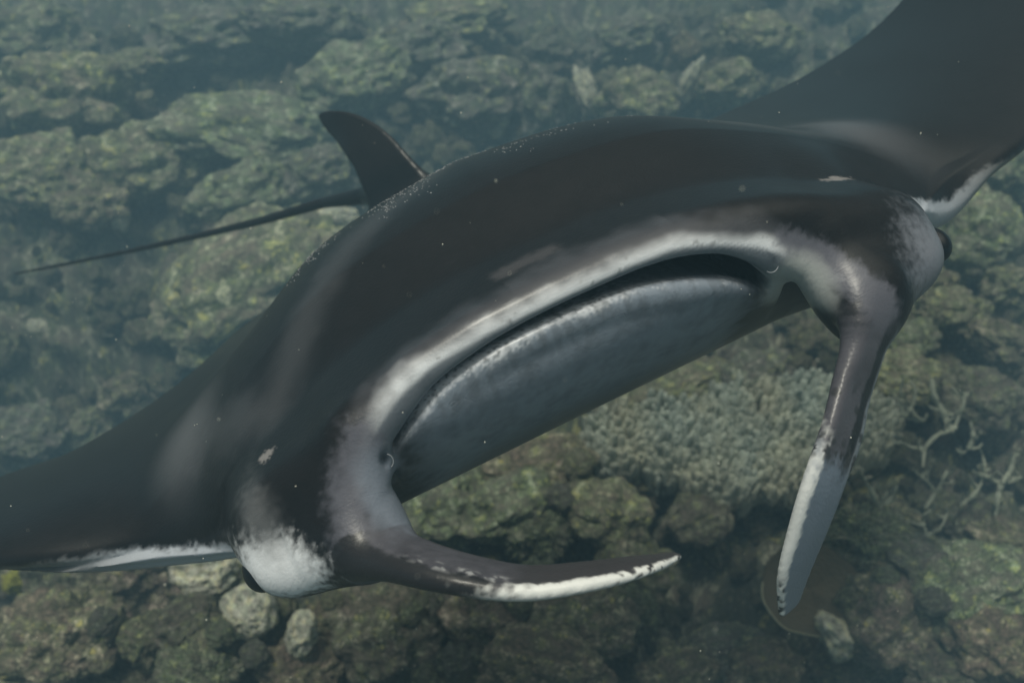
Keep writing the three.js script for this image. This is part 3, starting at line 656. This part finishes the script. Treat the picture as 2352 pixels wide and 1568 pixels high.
// branching corals on the right
{
  const mat = new THREE.MeshStandardMaterial({ color: new THREE.Color().setRGB(.5, .54, .42), roughness: .95, bumpMap: crustBump, bumpScale: .004 });
  function branching(lines, label, lift = .1) {
    const o = new THREE.Group(); o.name = numbered('branching_coral'); scene.add(o); tag(o, label, 'coral');
    const c = hit(lines[0][0][0], lines[0][0][1]), u = .43537 / FPX * c.depth; o.position.copy(c.p);
    const r = mulberry(Math.round(lines[0][0][0]));
    const stubs = []; for (const L of lines) for (let q = 0; q < 3; q++) { const i = Math.floor(r() * (L.length - 1)), f = r(), x = mix(L[i][0], L[i + 1][0], f), y = mix(L[i][1], L[i + 1][1], f), a = r() * 6.28, l = 14 + 22 * r(); stubs.push([[x, y, 8 + 5 * r()], [x + Math.cos(a) * l * .6 + 4 * r(), y - Math.abs(Math.sin(a)) * l * .5], [x + Math.cos(a) * l, y - Math.abs(Math.sin(a)) * l * .9 - 5]]); }
    for (const L of [...lines, ...stubs]) {
      const pts = L.map(([x, y], i) => at(x, y, c.depth - lift - .02 * i + (r() - .5) * .05).sub(c.p));
      const curve = new THREE.CatmullRomCurve3(pts), g = new THREE.TubeGeometry(curve, 24, 1, 8), w = (L[0][2] || 11) * u * .66;
      const p = g.attributes.position, v = new V3(), ce = new V3();
      for (let i = 0; i <= 24; i++) { curve.getPointAt(i / 24, ce); for (let k = 0; k <= 8; k++) { const q = i * 9 + k; v.fromBufferAttribute(p, q).sub(ce); v.multiplyScalar(w * .5 * mix(1, .6, i / 24) * (1 + .45 * noise(ce.x * 30, ce.y * 30, ce.z * 30) + .25 * noise(ce.x * 70, ce.y * 70, k + ce.z * 70))).add(ce); p.setXYZ(q, v.x, v.y, v.z); } }
      const tip = new THREE.SphereGeometry(w * .24, 8, 6); tip.translate(pts[pts.length - 1].x, pts[pts.length - 1].y, pts[pts.length - 1].z);
      const mg = mergeGeometries([g, tip]); mg.computeVertexNormals(); mesh('branch', mg, mat, o);
    }
  }
  branching([[[2075, 960, 18], [2072, 925], [2068, 890]], [[2080, 955, 14], [2098, 925], [2102, 890], [2090, 872]], [[2085, 960, 12], [2120, 965], [2130, 950]]], 'small forked pale coral beside the straight fin');
  branching([[[2190, 990, 22], [2165, 945], [2145, 905], [2140, 870]], [[2190, 990, 15], [2200, 960], [2212, 930], [2215, 900]], [[2185, 985, 16], [2150, 1000], [2125, 1030], [2120, 1070]], [[2125, 1030, 14], [2090, 1025], [2065, 1012]]], 'tall forked pale coral, widest of those at the right');
  branching([[[2225, 1030, 16], [2235, 1000], [2230, 970]], [[2225, 1030, 12], [2205, 1045]]], 'short stubby pale coral right of the tall forked one');
  branching([[[2125, 1165, 14], [2150, 1130], [2168, 1095], [2175, 1080]], [[2150, 1130, 11], [2128, 1102], [2112, 1090]]], 'slanting pale coral twig below the tall forked one');
  branching([[[2290, 1150, 18], [2300, 1110], [2320, 1080], [2330, 1040]], [[2300, 1110, 18], [2345, 1095]], [[2300, 1110, 16], [2270, 1095], [2245, 1085]], [[2290, 1150, 14], [2285, 1190]]], 'spreading pale coral at the right edge');
  branching([[[2205, 1160, 13], [2240, 1130], [2255, 1100], [2235, 1080]], [[2255, 1100, 12], [2262, 1070], [2258, 1050]]], 'hooked pale coral left of the spreading one');
  branching([[[2130, 1230, 12], [2160, 1210], [2175, 1180]], [[2130, 1230, 10], [2120, 1195], [2122, 1180]]], 'thin curved pale coral twig above the grey ridge');
  branching([[[2020, 1170, 22], [2008, 1140], [1992, 1110]], [[2020, 1170, 18], [2048, 1140], [2060, 1115]], [[2022, 1165, 12], [2026, 1140]]], 'stout three-pronged coral on the grey-green knobby mass');
}
// brown cup coral under the tip of the straight fin
{
  const h = hit(1850, 1350), u = .43537 / FPX * h.depth, o = new THREE.Group(); o.name = numbered('cup_coral'); scene.add(o); o.position.copy(at(1866, 1352, h.depth - .3));
  tag(o, 'dark brown cup coral with a thin pale rim below the straight fin', 'coral');
  const Rr = 102 * u, prof = [[0, -.55], [.35, -.42], [.7, -.16], [.93, -.0], [1.0, .05], [.985, .062], [.9, .02], [.65, -.09], [.3, -.16], [0, -.18]].map(([a, b]) => new THREE.Vector2(a * Rr, b * Rr));
  const warp = g => { const p = g.attributes.position; for (let i = 0; i < p.count; i++) { const x = p.getX(i), z = p.getZ(i), a = Math.atan2(z, x), r = 1 + .06 * Math.sin(a * 2 + 1) + .04 * Math.sin(a * 3 + .4) + .012 * Math.sin(a * 9); p.setXYZ(i, x * r, p.getY(i) + .01 * Math.sin(a * 3), z * r); } g.computeVertexNormals(); return g; };
  mesh('cup', warp(new THREE.LatheGeometry(prof, 72)), new THREE.MeshStandardMaterial({ color: new THREE.Color().setRGB(.115, .095, .06), roughness: .9, bumpMap: crustBump, bumpScale: .004 }), o);
  const rim = new THREE.TorusGeometry(Rr * .995, Rr * .018, 8, 96, 3.3); rim.rotateX(Math.PI / 2); rim.translate(0, Rr * .052, 0);
  mesh('rim', warp(rim), new THREE.MeshStandardMaterial({ color: new THREE.Color().setRGB(.38, .37, .25), roughness: .9 }), o);
  o.rotation.set(.62, 0, .12);
}
// the bed itself
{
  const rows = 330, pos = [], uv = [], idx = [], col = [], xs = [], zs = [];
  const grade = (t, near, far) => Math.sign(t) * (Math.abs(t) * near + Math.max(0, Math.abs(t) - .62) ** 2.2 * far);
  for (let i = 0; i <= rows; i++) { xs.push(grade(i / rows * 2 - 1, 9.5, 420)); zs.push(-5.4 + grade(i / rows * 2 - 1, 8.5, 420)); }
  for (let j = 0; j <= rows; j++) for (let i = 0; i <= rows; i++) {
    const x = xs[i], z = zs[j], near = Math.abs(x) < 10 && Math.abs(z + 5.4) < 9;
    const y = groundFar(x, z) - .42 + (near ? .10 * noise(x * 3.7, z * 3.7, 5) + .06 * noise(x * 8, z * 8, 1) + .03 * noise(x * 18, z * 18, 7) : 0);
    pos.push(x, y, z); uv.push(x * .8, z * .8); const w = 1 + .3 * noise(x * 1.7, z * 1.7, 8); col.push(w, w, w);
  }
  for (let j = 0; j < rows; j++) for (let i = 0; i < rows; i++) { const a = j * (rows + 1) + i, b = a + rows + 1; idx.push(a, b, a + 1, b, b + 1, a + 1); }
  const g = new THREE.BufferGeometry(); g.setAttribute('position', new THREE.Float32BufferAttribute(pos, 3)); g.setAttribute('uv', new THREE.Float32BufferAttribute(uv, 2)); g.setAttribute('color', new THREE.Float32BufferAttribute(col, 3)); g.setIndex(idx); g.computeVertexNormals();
  tag(mesh('sea_bed', g, rockMat(.58, .6, .54, crustB)), null, null, null, 'structure');  // shade of the gaps between boulders put into the darker bed tint
}
// loose rubble between the boulders
{
  const r = mulberry(404), M = new THREE.Matrix4(), Q = new THREE.Quaternion(), E = new THREE.Euler(), C = new THREE.Color();
  const mats = rockMat(1, 1, 1, crustA);
  [1, 2, 3].forEach(k => {
    const N = 950, im = new THREE.InstancedMesh(rockGeo(500 + k, { detail: 7, lump: .3, facet: .3, pit: .07 }), mats, N);
    for (let i = 0; i < N; i++) {
      const z = -1.4 - 9 * r() ** 1.1, x = (r() - .5) * (3.4 + -z * 1.7), s = .035 + .12 * r() ** 2.6;
      Q.setFromEuler(E.set(r() * 6, r() * 6, r() * 6)); M.compose(new V3(x, ground(x, z) - .36 + s * .3, z), Q, new V3(s * (.8 + .6 * r()), s * (.7 + .4 * r()), s)); im.setMatrixAt(i, M);
      const q = .55 + .5 * r(), h = r(); im.setColorAt(i, h < .08 ? C.setRGB(1.5, 1.5, 1.25) : C.setRGB(q * (.95 + .1 * h), q, q * .85));
    }
    im.name = numbered('rubble'); im.castShadow = im.receiveShadow = true; scene.add(im); tag(im, ['coarse rubble strewn between the boulders', 'broken stones filling the gaps of the reef', 'small stones scattered over the sea bed'][k - 1], 'rubble', null, 'stuff');
  });
  // broken coral fingers
  const P = [[.006, 0], [.0085, .01], [.007, .04], [.009, .07], [.004, .085], [0, .087]].map(q => new THREE.Vector2(...q)), fg = new THREE.LatheGeometry(P, 7);
  const N = 260, im = new THREE.InstancedMesh(fg, new THREE.MeshStandardMaterial({ color: 0xffffff, roughness: 1 }), N);
  for (let i = 0; i < N; i++) { const z = -1.6 - 6 * r(), x = (r() - .5) * (3 - z * 1.7), s = .5 + .7 * r(); Q.setFromEuler(E.set(r() * 2 - 1, r() * 6, 1.2 + r())); M.compose(new V3(x, ground(x, z) - .3 + .05 * r(), z), Q, new V3(s, s, s)); im.setMatrixAt(i, M); const q = .2 + .3 * r(); im.setColorAt(i, C.setRGB(q, q, q * .8)); }
  im.name = numbered('coral_rubble'); im.castShadow = im.receiveShadow = true; scene.add(im); tag(im, 'broken pale coral fingers lying on the sea bed', 'coral rubble', null, 'stuff');
}
// pale skin denticles along the ridge of the back: tiny studs
{
  const r = mulberry(66), p = bodyGeo.attributes.position, n = bodyGeo.attributes.normal, pick = [];
  for (let i = 0; i < p.count; i++) { const s = p.getX(i), y = p.getY(i), z = p.getZ(i); if (z < -.4 && z > -1.1 && Math.abs(s) < .5 && n.getY(i) > .5) { const k = sstep(-.25, .3, noise(s * 5, z * 5, 3)) * sstep(-.38, -.62, z + .3 * Math.max(0, s)) * sstep(.42, .3, Math.abs(s + .02)); if (r() < .15 * k) pick.push(i); } }
  const g = new THREE.IcosahedronGeometry(1, 1), im = new THREE.InstancedMesh(g, new THREE.MeshStandardMaterial({ color: new THREE.Color().setRGB(.3, .31, .33), roughness: .6 }), pick.length), M = new THREE.Matrix4(), Q = new THREE.Quaternion(), d = new V3(), U = new V3(0, 1, 0);
  pick.forEach((i, k) => { d.fromBufferAttribute(n, i); Q.setFromUnitVectors(U, d); const s = .0007 + .0011 * r(); M.compose(new V3().fromBufferAttribute(p, i), Q, new V3(s, .0008, s * 1.5)); im.setMatrixAt(k, M); });
  im.name = 'skin_studs'; im.userData.kind = 'stuff'; im.castShadow = im.receiveShadow = true; manta.add(im);
}
// drifting specks in the water
{
  const r = mulberry(808), N = 320, im = new THREE.InstancedMesh(new THREE.IcosahedronGeometry(1, 1), new THREE.MeshStandardMaterial({ color: new THREE.Color().setRGB(.7, .7, .62), roughness: 1 }), N), M = new THREE.Matrix4(), Q = new THREE.Quaternion();
  for (let i = 0; i < N; i++) { const d = .55 + 2.2 * r(), s = (.00035 + .0007 * r() ** 3) * (.6 + d * .4); M.compose(at(r() * 2352, r() * 1568, d), Q, new V3(s, s * (1 + r()), s)); im.setMatrixAt(i, M); }
  im.name = numbered('drifting_specks'); scene.add(im); tag(im, 'pale specks drifting in the water', 'plankton', null, 'stuff');
}
renderer.render(scene, camera);
